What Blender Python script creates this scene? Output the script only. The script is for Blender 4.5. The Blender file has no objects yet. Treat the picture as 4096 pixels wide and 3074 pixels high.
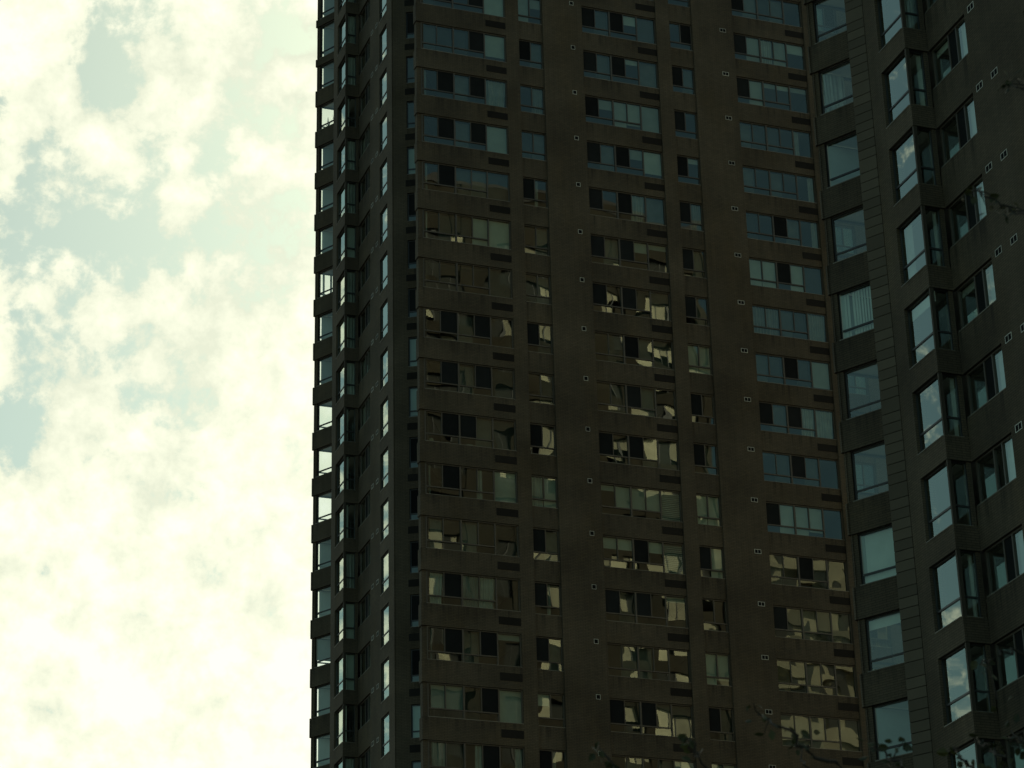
import bpy, bmesh, math, random
from mathutils import Matrix, Vector, noise

random.seed(7)
C = bpy.context.scene.collection
scene = bpy.context.scene
R = math.radians

# ------------------------------------------------------------------ camera
EYE = Vector((0.0, 0.0, 1.6))
FPX = 10225.0                       # focal length in photograph pixels (4096 wide)
PITCH, ROLL = R(24.364), R(-1.478)
cp, sp = math.cos(PITCH), math.sin(PITCH)
FW = Vector((0, cp, sp))
_rt, _up = Vector((1, 0, 0)), Vector((0, -sp, cp))
RT = math.cos(ROLL) * _rt + math.sin(ROLL) * _up
UP = -math.sin(ROLL) * _rt + math.cos(ROLL) * _up


def ray(x, y):
    """direction of a photograph pixel"""
    return (FW * FPX + RT * (x - 2048) - UP * (y - 1537)).normalized()


cd = bpy.data.cameras.new('camera')
cd.sensor_width = 36
cd.lens = FPX / 4096 * 36
cd.clip_start = 0.5
cd.clip_end = 6000
cd.dof.use_dof = True
cd.dof.focus_distance = 118
cd.dof.aperture_fstop = 7.0
cam = bpy.data.objects.new('camera', cd)
C.objects.link(cam)
cam.matrix_world = Matrix(((RT.x, UP.x, -FW.x, EYE.x), (RT.y, UP.y, -FW.y, EYE.y),
                           (RT.z, UP.z, -FW.z, EYE.z), (0, 0, 0, 1)))
scene.camera = cam
scene.view_settings.view_transform = 'Standard'
scene.view_settings.look = 'None'
scene.view_settings.exposure = 0.0
scene.view_settings.gamma = 1.0

# ------------------------------------------------------------------ sun and sky
SUN_AZ, SUN_EL = 15.0, 36.0         # azimuth clockwise from the viewing direction (+Y)
sd = bpy.data.lights.new('sun', 'SUN')
sd.energy = 5.0
sd.angle = R(0.5)
sd.color = (1.0, 0.93, 0.74)
sun = bpy.data.objects.new('sun', sd)
C.objects.link(sun)
sdir = Vector((math.sin(R(SUN_AZ)) * math.cos(R(SUN_EL)), math.cos(R(SUN_AZ)) * math.cos(R(SUN_EL)), math.sin(R(SUN_EL))))
sun.location = sdir * 300
sun.rotation_euler = sdir.to_track_quat('Z', 'Y').to_euler()

world = bpy.data.worlds.new('World')
scene.world = world
world.use_nodes = True
wn, wl = world.node_tree.nodes, world.node_tree.links
wn.clear()


def N(nodes, typ, **kw):
    n = nodes.new(typ)
    for k, v in kw.items():
        setattr(n, k, v)
    return n


def build_world():
    out = N(wn, 'ShaderNodeOutputWorld')
    bg = N(wn, 'ShaderNodeBackground')
    wl.new(bg.outputs[0], out.inputs[0])
    sky = N(wn, 'ShaderNodeTexSky', sky_type='NISHITA')
    sky.sun_disc = False
    sky.sun_elevation = R(SUN_EL)
    sky.sun_rotation = R(SUN_AZ)
    sky.air_density = 1.0
    sky.dust_density = 1.5
    sky.ozone_density = 1.0
    tc = N(wn, 'ShaderNodeTexCoord')
    gen = tc.outputs['Generated']

    def math_(op, a, b=None, c=None, clamp=False):
        m = N(wn, 'ShaderNodeMath', operation=op)
        m.use_clamp = clamp
        for i, v in enumerate((a, b, c)):
            if v is None:
                continue
            if isinstance(v, (int, float)):
                m.inputs[i].default_value = v
            else:
                wl.new(v, m.inputs[i])
        return m.outputs[0]

    sep = N(wn, 'ShaderNodeSeparateXYZ')
    wl.new(gen, sep.inputs[0])

    def fbm(scale, detail, rough, dist, off):
        mp = N(wn, 'ShaderNodeMapping')
        mp.inputs['Location'].default_value = off
        wl.new(gen, mp.inputs['Vector'])
        t = N(wn, 'ShaderNodeTexNoise')
        t.inputs['Scale'].default_value = scale
        t.inputs['Detail'].default_value = detail
        t.inputs['Roughness'].default_value = rough
        t.inputs['Distortion'].default_value = dist
        wl.new(mp.outputs[0], t.inputs['Vector'])
        return t.outputs['Fac']

    n1 = fbm(48.0, 13.0, 0.63, 0.12, (3.1, 1.7, 0.0))
    n2 = fbm(11.0, 5.0, 0.5, 0.3, (0.4, 5.2, 2.0))
    n3 = fbm(38.0, 10.0, 0.60, 0.3, (7.4, 2.3, 1.0))
    # the cloud bank stands over the far side of the street and thins out behind the camera
    base = math_('ADD', math_('MULTIPLY_ADD', n1, 3.2, -1.60), math_('MULTIPLY_ADD', n2, 0.8, -0.40))
    toward = math_('ADD', math_('MULTIPLY', sep.outputs[0], 0.423), math_('MULTIPLY', sep.outputs[1], 0.906))
    base = math_('ADD', base, math_('MULTIPLY_ADD', toward, 1.6, -0.43))
    base = math_('ADD', base, math_('MULTIPLY_ADD', sep.outputs[2], -0.9, 0.40))       # denser towards the horizon
    # openings between the clouds (positive depth) and heaps of cloud (negative): direction, angular radius, depth
    for (x, y, rad, dep) in GAPS:
        d = ray(x, y)
        dist = N(wn, 'ShaderNodeVectorMath', operation='DISTANCE')
        wl.new(gen, dist.inputs[0])
        dist.inputs[1].default_value = d
        mr = N(wn, 'ShaderNodeMapRange', interpolation_type='SMOOTHERSTEP')
        wl.new(dist.outputs['Value'], mr.inputs['Value'])
        mr.inputs['From Min'].default_value = 0.0
        mr.inputs['From Max'].default_value = rad / FPX
        mr.inputs['To Min'].default_value = -dep
        mr.inputs['To Max'].default_value = 0.0
        base = math_('ADD', base, mr.outputs[0])
    cov = N(wn, 'ShaderNodeMapRange', interpolation_type='SMOOTHSTEP')
    wl.new(base, cov.inputs['Value'])
    cov.inputs['From Min'].default_value = 0.16
    cov.inputs['From Max'].default_value = 0.60
    mask = cov.outputs[0]
    # sunlit / shaded parts of the clouds
    shade = N(wn, 'ShaderNodeMapRange')
    wl.new(math_('ADD', math_('MULTIPLY', n3, 0.6), math_('MULTIPLY', base, 0.35)), shade.inputs['Value'])
    shade.inputs['From Min'].default_value = 0.40
    shade.inputs['From Max'].default_value = 0.75
    cr = N(wn, 'ShaderNodeValToRGB')
    wl.new(shade.outputs[0], cr.inputs[0])
    cr.color_ramp.elements[0].position = 0.0
    cr.color_ramp.elements[0].color = (0.84, 0.88, 0.69, 1)
    cr.color_ramp.elements[1].position = 1.0
    cr.color_ramp.elements[1].color = (1.12, 1.12, 0.95, 1)
    e = cr.color_ramp.elements.new(0.5)
    e.color = (1.0, 1.02, 0.80, 1)
    # clear sky with the warm green cast of the picture
    tint = N(wn, 'ShaderNodeMix', data_type='RGBA', blend_type='MULTIPLY')
    tint.inputs['Factor'].default_value = 1.0
    wl.new(sky.outputs[0], tint.inputs['A'])
    tint.inputs['B'].default_value = SKY_TINT
    mix = N(wn, 'ShaderNodeMix', data_type='RGBA')
    wl.new(mask, mix.inputs['Factor'])
    wl.new(tint.outputs['Result'], mix.inputs['A'])
    cl = N(wn, 'ShaderNodeMix', data_type='RGBA', blend_type='MULTIPLY')
    cl.inputs['Factor'].default_value = 1.0
    wl.new(cr.outputs[0], cl.inputs['A'])
    cl.inputs['B'].default_value = CLOUD_GAIN
    wl.new(cl.outputs['Result'], mix.inputs['B'])
    wl.new(mix.outputs['Result'], bg.inputs['Color'])
    bg.inputs['Strength'].default_value = 0.1


SKY_TINT = (0.90, 1.04, 0.75, 1)
CLOUD_GAIN = (10.0, 10.0, 10.0, 1)
GAPS = [(620, 560, 1250, .47), (60, 900, 500, .24), (1150, 900, 380, .15),
        (60, 130, 420, -.75), (120, 380, 260, -.5), (400, 580, 190, -.55), (690, 360, 330, -.5), (720, 90, 200, -.2),
        (880, 110, 240, -.45), (1070, 320, 190, -.5), (1230, 300, 150, -.5), (1080, 650, 230, -.6), (740, 620, 110, -.3),
        (700, 840, 170, -.45), (225, 700, 170, -.4), (35, 560, 110, -.4), (40, 710, 140, -.4), (160, 1050, 200, -.35),
        (400, 260, 240, .18), (1190, 130, 150, .3), (620, 640, 140, .2), (330, 900, 190, .2),
        (60, 1640, 300, .45), (740, 1690, 260, .5), (620, 1330, 100, .25), (1050, 1010, 190, .25)]
build_world()


# ------------------------------------------------------------------ materials
def mat(name):
    m = bpy.data.materials.new(name)
    m.use_nodes = True
    m.node_tree.nodes.clear()
    return m, m.node_tree.nodes, m.node_tree.links


def simple(name, col, rough=0.6, metal=0.0, var=0.0, vscale=3.0, spec=0.5):
    m, n, l = mat(name)
    o = N(n, 'ShaderNodeOutputMaterial')
    b = N(n, 'ShaderNodeBsdfPrincipled')
    l.new(b.outputs[0], o.inputs[0])
    b.inputs['Roughness'].default_value = rough
    b.inputs['Metallic'].default_value = metal
    b.inputs['Specular IOR Level'].default_value = spec
    if var:
        tc = N(n, 'ShaderNodeTexCoord')
        oi = N(n, 'ShaderNodeObjectInfo')
        ad = N(n, 'ShaderNodeVectorMath', operation='MULTIPLY_ADD')
        l.new(oi.outputs['Random'], ad.inputs[0])
        ad.inputs[1].default_value = (37, 19, 53)
        l.new(tc.outputs['Object'], ad.inputs[2])
        t = N(n, 'ShaderNodeTexNoise')
        t.inputs['Scale'].default_value = vscale
        t.inputs['Detail'].default_value = 4
        l.new(ad.outputs[0], t.inputs['Vector'])
        mr = N(n, 'ShaderNodeMapRange')
        l.new(t.outputs['Fac'], mr.inputs['Value'])
        mr.inputs['To Min'].default_value = 1 - var
        mr.inputs['To Max'].default_value = 1 + var
        ra = N(n, 'ShaderNodeMapRange')
        l.new(oi.outputs['Random'], ra.inputs['Value'])
        ra.inputs['To Min'].default_value = 1 - var
        ra.inputs['To Max'].default_value = 1 + var
        mu = N(n, 'ShaderNodeMath', operation='MULTIPLY')
        l.new(mr.outputs[0], mu.inputs[0])
        l.new(ra.outputs[0], mu.inputs[1])
        mx = N(n, 'ShaderNodeVectorMath', operation='SCALE')
        mx.inputs[0].default_value = col
        l.new(mu.outputs[0], mx.inputs['Scale'])
        l.new(mx.outputs[0], b.inputs['Base Color'])
    else:
        b.inputs['Base Color'].default_value = (*col, 1)
    return m


def brick_material(name, c1, c2, mortar, warm):
    m, n, l = mat(name)
    o = N(n, 'ShaderNodeOutputMaterial')
    b = N(n, 'ShaderNodeBsdfPrincipled')
    l.new(b.outputs[0], o.inputs[0])
    b.inputs['Roughness'].default_value = 0.85
    b.inputs['Specular IOR Level'].default_value = 0.2
    tc = N(n, 'ShaderNodeTexCoord')
    geo = N(n, 'ShaderNodeNewGeometry')
    sep = N(n, 'ShaderNodeSeparateXYZ')
    l.new(tc.outputs['Object'], sep.inputs[0])
    ad = N(n, 'ShaderNodeMath', operation='ADD')
    l.new(sep.outputs[0], ad.inputs[0])
    l.new(sep.outputs[1], ad.inputs[1])
    cb = N(n, 'ShaderNodeCombineXYZ')
    l.new(ad.outputs[0], cb.inputs[0])
    l.new(sep.outputs[2], cb.inputs[1])
    bt = N(n, 'ShaderNodeTexBrick')
    l.new(cb.outputs[0], bt.inputs['Vector'])
    bt.inputs['Color1'].default_value = (*c1, 1)
    bt.inputs['Color2'].default_value = (*c2, 1)
    bt.inputs['Mortar'].default_value = (*mortar, 1)
    bt.inputs['Scale'].default_value = 1.0
    bt.inputs['Mortar Size'].default_value = 0.009
    bt.inputs['Mortar Smooth'].default_value = 0.3
    bt.inputs['Bias'].default_value = 0.0
    bt.inputs['Brick Width'].default_value = 0.26
    bt.inputs['Row Height'].default_value = 2.75 / 36
    # slow mottling of the brick in world space: darker washes and warmer stains
    t1 = N(n, 'ShaderNodeTexNoise')
    t1.inputs['Scale'].default_value = 0.35
    t1.inputs['Detail'].default_value = 5
    l.new(geo.outputs['Position'], t1.inputs['Vector'])
    mr = N(n, 'ShaderNodeMapRange')
    l.new(t1.outputs['Fac'], mr.inputs['Value'])
    mr.inputs['From Min'].default_value = 0.3
    mr.inputs['From Max'].default_value = 0.7
    mr.inputs['To Min'].default_value = 0.72
    mr.inputs['To Max'].default_value = 1.25
    sc = N(n, 'ShaderNodeVectorMath', operation='SCALE')
    l.new(bt.outputs['Color'], sc.inputs[0])
    l.new(mr.outputs[0], sc.inputs['Scale'])
    mp = N(n, 'ShaderNodeMapping')
    mp.inputs['Scale'].default_value = (0.9, 0.9, 0.5)
    l.new(geo.outputs['Position'], mp.inputs['Vector'])
    t2 = N(n, 'ShaderNodeTexNoise')
    t2.inputs['Scale'].default_value = 0.5
    t2.inputs['Detail'].default_value = 6
    l.new(mp.outputs[0], t2.inputs['Vector'])
    m2 = N(n, 'ShaderNodeMapRange')
    l.new(t2.outputs['Fac'], m2.inputs['Value'])
    m2.inputs['From Min'].default_value = 0.52
    m2.inputs['From Max'].default_value = 0.78
    m2.inputs['To Max'].default_value = 0.55
    mx = N(n, 'ShaderNodeMix', data_type='RGBA', blend_type='MULTIPLY')
    l.new(m2.outputs[0], mx.inputs['Factor'])
    l.new(sc.outputs[0], mx.inputs['A'])
    mx.inputs['B'].default_value = (*warm, 1)
    # fine vertical streaks from rain
    mp3 = N(n, 'ShaderNodeMapping')
    mp3.inputs['Scale'].default_value = (5.0, 5.0, 0.35)
    l.new(geo.outputs['Position'], mp3.inputs['Vector'])
    t3 = N(n, 'ShaderNodeTexNoise')
    t3.inputs['Scale'].default_value = 1.0
    t3.inputs['Detail'].default_value = 5
    l.new(mp3.outputs[0], t3.inputs['Vector'])
    m3 = N(n, 'ShaderNodeMapRange')
    l.new(t3.outputs['Fac'], m3.inputs['Value'])
    m3.inputs['From Min'].default_value = 0.3
    m3.inputs['From Max'].default_value = 0.7
    m3.inputs['To Min'].default_value = 0.90
    m3.inputs['To Max'].default_value = 1.07
    s3 = N(n, 'ShaderNodeVectorMath', operation='SCALE')
    l.new(mx.outputs['Result'], s3.inputs[0])
    l.new(m3.outputs[0], s3.inputs['Scale'])
    # rain stains running down from the sills of each band
    lt = N(n, 'ShaderNodeMath', operation='LESS_THAN')
    l.new(sep.outputs[2], lt.inputs[0])
    lt.inputs[1].default_value = 0.0
    mz = N(n, 'ShaderNodeMapRange')
    l.new(sep.outputs[2], mz.inputs['Value'])
    mz.inputs['From Min'].default_value = -2.5
    mz.inputs['From Max'].default_value = -1.7
    mk = N(n, 'ShaderNodeMath', operation='MULTIPLY')
    l.new(lt.outputs[0], mk.inputs[0])
    l.new(mz.outputs[0], mk.inputs[1])
    t4 = N(n, 'ShaderNodeTexNoise')
    t4.inputs['Scale'].default_value = 0.8
    t4.inputs['Detail'].default_value = 3
    mp4 = N(n, 'ShaderNodeMapping')
    mp4.inputs['Scale'].default_value = (6.0, 6.0, 0.25)
    l.new(geo.outputs['Position'], mp4.inputs['Vector'])
    l.new(mp4.outputs[0], t4.inputs['Vector'])
    m4 = N(n, 'ShaderNodeMapRange')
    l.new(t4.outputs['Fac'], m4.inputs['Value'])
    m4.inputs['From Min'].default_value = 0.50
    m4.inputs['From Max'].default_value = 0.66
    m4.inputs['To Max'].default_value = 0.55
    mk2 = N(n, 'ShaderNodeMath', operation='MULTIPLY')
    l.new(mk.outputs[0], mk2.inputs[0])
    l.new(m4.outputs[0], mk2.inputs[1])
    st = N(n, 'ShaderNodeMix', data_type='RGBA')
    l.new(mk2.outputs[0], st.inputs['Factor'])
    l.new(s3.outputs[0], st.inputs['A'])
    st.inputs['B'].default_value = (0.020, 0.018, 0.014, 1)
    l.new(st.outputs['Result'], b.inputs['Base Color'])
    bp = N(n, 'ShaderNodeBump')
    bp.inputs['Strength'].default_value = 0.5
    bp.inputs['Distance'].default_value = 0.006
    iv = N(n, 'ShaderNodeMath', operation='SUBTRACT')
    iv.inputs[0].default_value = 1.0
    l.new(bt.outputs['Fac'], iv.inputs[1])
    l.new(iv.outputs[0], bp.inputs['Height'])
    l.new(bp.outputs[0], b.inputs['Normal'])
    return m


def glass_material(name, tint, ior, wav):
    """thin window glass: Fresnel mix of a mirror and a tinted clear sheet, slightly wavy"""
    m, n, l = mat(name)
    o = N(n, 'ShaderNodeOutputMaterial')
    mix = N(n, 'ShaderNodeMixShader')
    l.new(mix.outputs[0], o.inputs[0])
    # Schlick reflectance of a thin sheet, the same from both sides
    geo = N(n, 'ShaderNodeNewGeometry')
    dt = N(n, 'ShaderNodeVectorMath', operation='DOT_PRODUCT')
    l.new(geo.outputs['Incoming'], dt.inputs[0])
    l.new(geo.outputs['Normal'], dt.inputs[1])
    ab = N(n, 'ShaderNodeMath', operation='ABSOLUTE')
    l.new(dt.outputs['Value'], ab.inputs[0])
    om = N(n, 'ShaderNodeMath', operation='SUBTRACT')
    om.inputs[0].default_value = 1.0
    l.new(ab.outputs[0], om.inputs[1])
    pw_ = N(n, 'ShaderNodeMath', operation='POWER')
    l.new(om.outputs[0], pw_.inputs[0])
    pw_.inputs[1].default_value = 2.35
    fr = N(n, 'ShaderNodeMath', operation='MULTIPLY_ADD')
    l.new(pw_.outputs[0], fr.inputs[0])
    fr.inputs[1].default_value = 1.0 - ior
    fr.inputs[2].default_value = ior
    tr = N(n, 'ShaderNodeBsdfTransparent')
    tr.inputs['Color'].default_value = (*tint, 1)
    gl = N(n, 'ShaderNodeBsdfGlossy')
    gl.inputs['Roughness'].default_value = 0.0
    gl.inputs['Color'].default_value = (0.90, 1.0, 0.89, 1)   # faint green of the panes
    l.new(fr.outputs[0], mix.inputs[0])
    l.new(tr.outputs[0], mix.inputs[1])
    l.new(gl.outputs[0], mix.inputs[2])
    tc = N(n, 'ShaderNodeTexCoord')
    oi = N(n, 'ShaderNodeObjectInfo')
    ad = N(n, 'ShaderNodeVectorMath', operation='MULTIPLY_ADD')
    l.new(oi.outputs['Random'], ad.inputs[0])
    ad.inputs[1].default_value = (91, 47, 63)
    l.new(tc.outputs['Object'], ad.inputs[2])
    t = N(n, 'ShaderNodeTexNoise')
    t.inputs['Scale'].default_value = 0.8
    t.inputs['Detail'].default_value = 0.0
    t.inputs['Roughness'].default_value = 0.35
    l.new(ad.outputs[0], t.inputs['Vector'])
    bp = N(n, 'ShaderNodeBump')
    bp.inputs['Strength'].default_value = 1.0
    bp.inputs['Distance'].default_value = wav
    l.new(t.outputs['Fac'], bp.inputs['Height'])
    l.new(bp.outputs[0], gl.inputs['Normal'])
    return m


M = {}
M['brick'] = brick_material('dark_brown_brick', (0.106, 0.086, 0.056), (0.086, 0.071, 0.048), (0.045, 0.039, 0.029), (1.06, 0.96, 0.72))
M['glass'] = glass_material('window_glass', (0.56, 0.66, 0.62), 0.094, 0.0065)
M['flat_glass'] = glass_material('bay_glass', (0.80, 0.90, 0.86), 0.135, 0.0015)
M['clear_glass'] = glass_material('clear_bay_glass', (0.93, 0.98, 0.95), 0.07, 0.0015)
M['frame'] = simple('bronze_window_frame', (0.075, 0.066, 0.050), 0.45, 0.0, 0.12, 2.0)
M['post'] = simple('bronze_corner_post', (0.060, 0.052, 0.038), 0.7, spec=0.2)
M['dark_frame'] = simple('dark_window_frame', (0.030, 0.031, 0.030), 0.45)
M['flashing'] = simple('metal_flashing', (0.20, 0.19, 0.15), 0.5, 0.0, 0.2, 2.0)
M['white'] = simple('painted_vent_frame', (0.55, 0.56, 0.48), 0.5, 0.0, 0.25, 6.0)
M['black'] = simple('dark_vent_opening', (0.010, 0.010, 0.010), 0.9, spec=0.1)
M['grille'] = simple('dark_air_grille', (0.018, 0.016, 0.013), 0.7, 0.0, 0.2, 3.0, spec=0.2)
M['screen'] = simple('insect_screen', (0.016, 0.018, 0.018), 0.9, 0.0, 0.3, 2.0, spec=0.05)
M['blind'] = simple('pale_roller_blind', (0.52, 0.55, 0.48), 0.9, 0.0, 0.28, 1.0, spec=0.1)
M['sheer'] = simple('grey_net_curtain', (0.15, 0.155, 0.135), 0.95, 0.0, 0.55, 1.2, spec=0.1)
M['curtain'] = simple('pale_curtain_fabric', (0.46, 0.47, 0.42), 0.95, 0.0, 0.30, 2.0, spec=0.1)
M['ceiling'] = simple('painted_slab', (0.42, 0.42, 0.38), 0.9)
M['inner'] = simple('interior_plaster', (0.20, 0.19, 0.16), 0.9, 0.0, 0.2, 0.4)
M['panel'] = simple('grey_green_panel', (0.104, 0.088, 0.061), 0.75, 0.0, 0.16, 1.4, spec=0.2)
M['roof'] = simple('roof_membrane', (0.12, 0.11, 0.10), 0.9)


# ------------------------------------------------------------------ mesh helpers
class MB:
    def __init__(self):
        self.v, self.f = [], []

    def box(self, x0, x1, y0, y1, z0, z1):
        i = len(self.v)
        self.v += [(x0, y0, z0), (x1, y0, z0), (x1, y1, z0), (x0, y1, z0),
                   (x0, y0, z1), (x1, y0, z1), (x1, y1, z1), (x0, y1, z1)]
        self.f += [(i, i + 3, i + 2, i + 1), (i + 4, i + 5, i + 6, i + 7), (i, i + 1, i + 5, i + 4),
                   (i + 1, i + 2, i + 6, i + 5), (i + 2, i + 3, i + 7, i + 6), (i + 3, i, i + 4, i + 7)]
        return self

    def quad(self, w, h):
        i = len(self.v)
        self.v += [(0, 0, 0), (w, 0, 0), (w, 0, h), (0, 0, h)]
        self.f.append((i, i + 1, i + 2, i + 3))
        return self

    def prism(self, pts, z0, z1):
        """vertical prism over a plan polygon"""
        i, n = len(self.v), len(pts)
        area = sum(pts[k][0] * pts[(k + 1) % n][1] - pts[(k + 1) % n][0] * pts[k][1] for k in range(n))
        if area < 0:
            pts = pts[::-1]
        self.v += [(p[0], p[1], z0) for p in pts] + [(p[0], p[1], z1) for p in pts]
        self.f.append(tuple(i + n - 1 - k for k in range(n)))
        self.f.append(tuple(i + n + k for k in range(n)))
        for k in range(n):
            a, b = i + k, i + (k + 1) % n
            self.f.append((a, b, b + n, a + n))
        return self

    def tube(self, pts, rads, seg=6):
        rings = []
        for k, p in enumerate(pts):
            p = Vector(p)
            t = (Vector(pts[min(k + 1, len(pts) - 1)]) - Vector(pts[max(k - 1, 0)])).normalized()
            a = t.orthogonal().normalized()
            b = t.cross(a)
            i = len(self.v)
            for s in range(seg):
                w = 2 * math.pi * s / seg
                self.v.append(tuple(p + rads[k] * (math.cos(w) * a + math.sin(w) * b)))
            rings.append(i)
        for k in range(len(rings) - 1):
            i, j = rings[k], rings[k + 1]
            for s in range(seg):
                s2 = (s + 1) % seg
                self.f.append((i + s, i + s2, j + s2, j + s))
        self.f.append(tuple(rings[0] + s for s in range(seg))[::-1])
        self.f.append(tuple(rings[-1] + s for s in range(seg)))
        return self

    def mesh(self, name, m):
        me = bpy.data.meshes.new(name)
        me.from_pydata(self.v, [], self.f)
        me.materials.append(m)
        return me


CACHE = {}


def shared(key, name, m, fn):
    if key not in CACHE:
        b = MB()
        fn(b)
        CACHE[key] = b.mesh(name, m)
    return CACHE[key]


def link(name, me, parent=None, world_m=None):
    o = bpy.data.objects.new(name, me)
    C.objects.link(o)
    if parent is not None:
        o.parent = parent
    if world_m is not None:
        o.matrix_basis = (WM[parent.name].inverted() @ world_m) if parent is not None else world_m
    WM[o.name] = world_m if world_m is not None else (WM[parent.name] if parent is not None else Matrix())
    return o


WM = {}


def thing(name, label, cat, loc, group=None):
    o = bpy.data.objects.new(name, None)
    C.objects.link(o)
    o.location = loc
    o.empty_display_size = 0.5
    o['label'] = label
    o['category'] = cat
    if group:
        o['group'] = group
    WM[o.name] = Matrix.Translation(loc)
    return o


def tag(o, label, cat, group=None):
    o['label'] = label
    o['category'] = cat
    if group:
        o['group'] = group
    return o


# ------------------------------------------------------------------ plan geometry
def dirv(az):
    return Vector((math.sin(R(az)), math.cos(R(az)), 0.0))


AZ_G = 69.8
gdir, ddir = dirv(AZ_G), dirv(AZ_G + 90)          # along the long front / along the side wings
FH = 2.75                                          # storey height


def zhead(m):
    return 2.06 + FH * m                           # window head level of storey m above the pavement


def face(origin, az):
    """local frame: X along the wall (left to right seen from outside), Y into the building, Z up"""
    u = dirv(az)
    return Matrix(((u.x, -u.y, 0, origin[0]), (u.y, u.x, 0, origin[1]), (0, 0, 1, 0), (0, 0, 0, 1)))


TZ = Matrix.Translation
WT = 0.45                                          # wall thickness

BIG = (0.0, 0.187, 0.379, 0.565, 0.747, 1.0)


# ------------------------------------------------------------------ windows
def win_layout(kind):
    """panes as (x0,x1,z0,z1) fractions, with the frame bars"""
    if kind == 'big':
        lo = 0.265
        up = [(BIG[i], BIG[i + 1], lo, 1.0) for i in range(4)] + [(BIG[4], 1.0, 0.0, 1.0)]
        low = [(BIG[0], BIG[2], 0.0, lo), (BIG[2], BIG[4], 0.0, lo)]
        return up, low
    if kind == 'small':
        lo = 0.265
        return [(0, .5, lo, 1.0), (.5, 1, lo, 1.0)], [(0, 1, 0.0, lo)]
    if kind == 'three':
        return [(0, .46, 0, 1.0), (.46, .68, 0, 1.0), (.68, 1, 0, 1.0)], []
    lo = {'tall': 0.315, 'bay': 0.215}[kind]
    return [(0, 1, lo, 1.0)], [(0, 1, 0.0, lo)]


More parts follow.
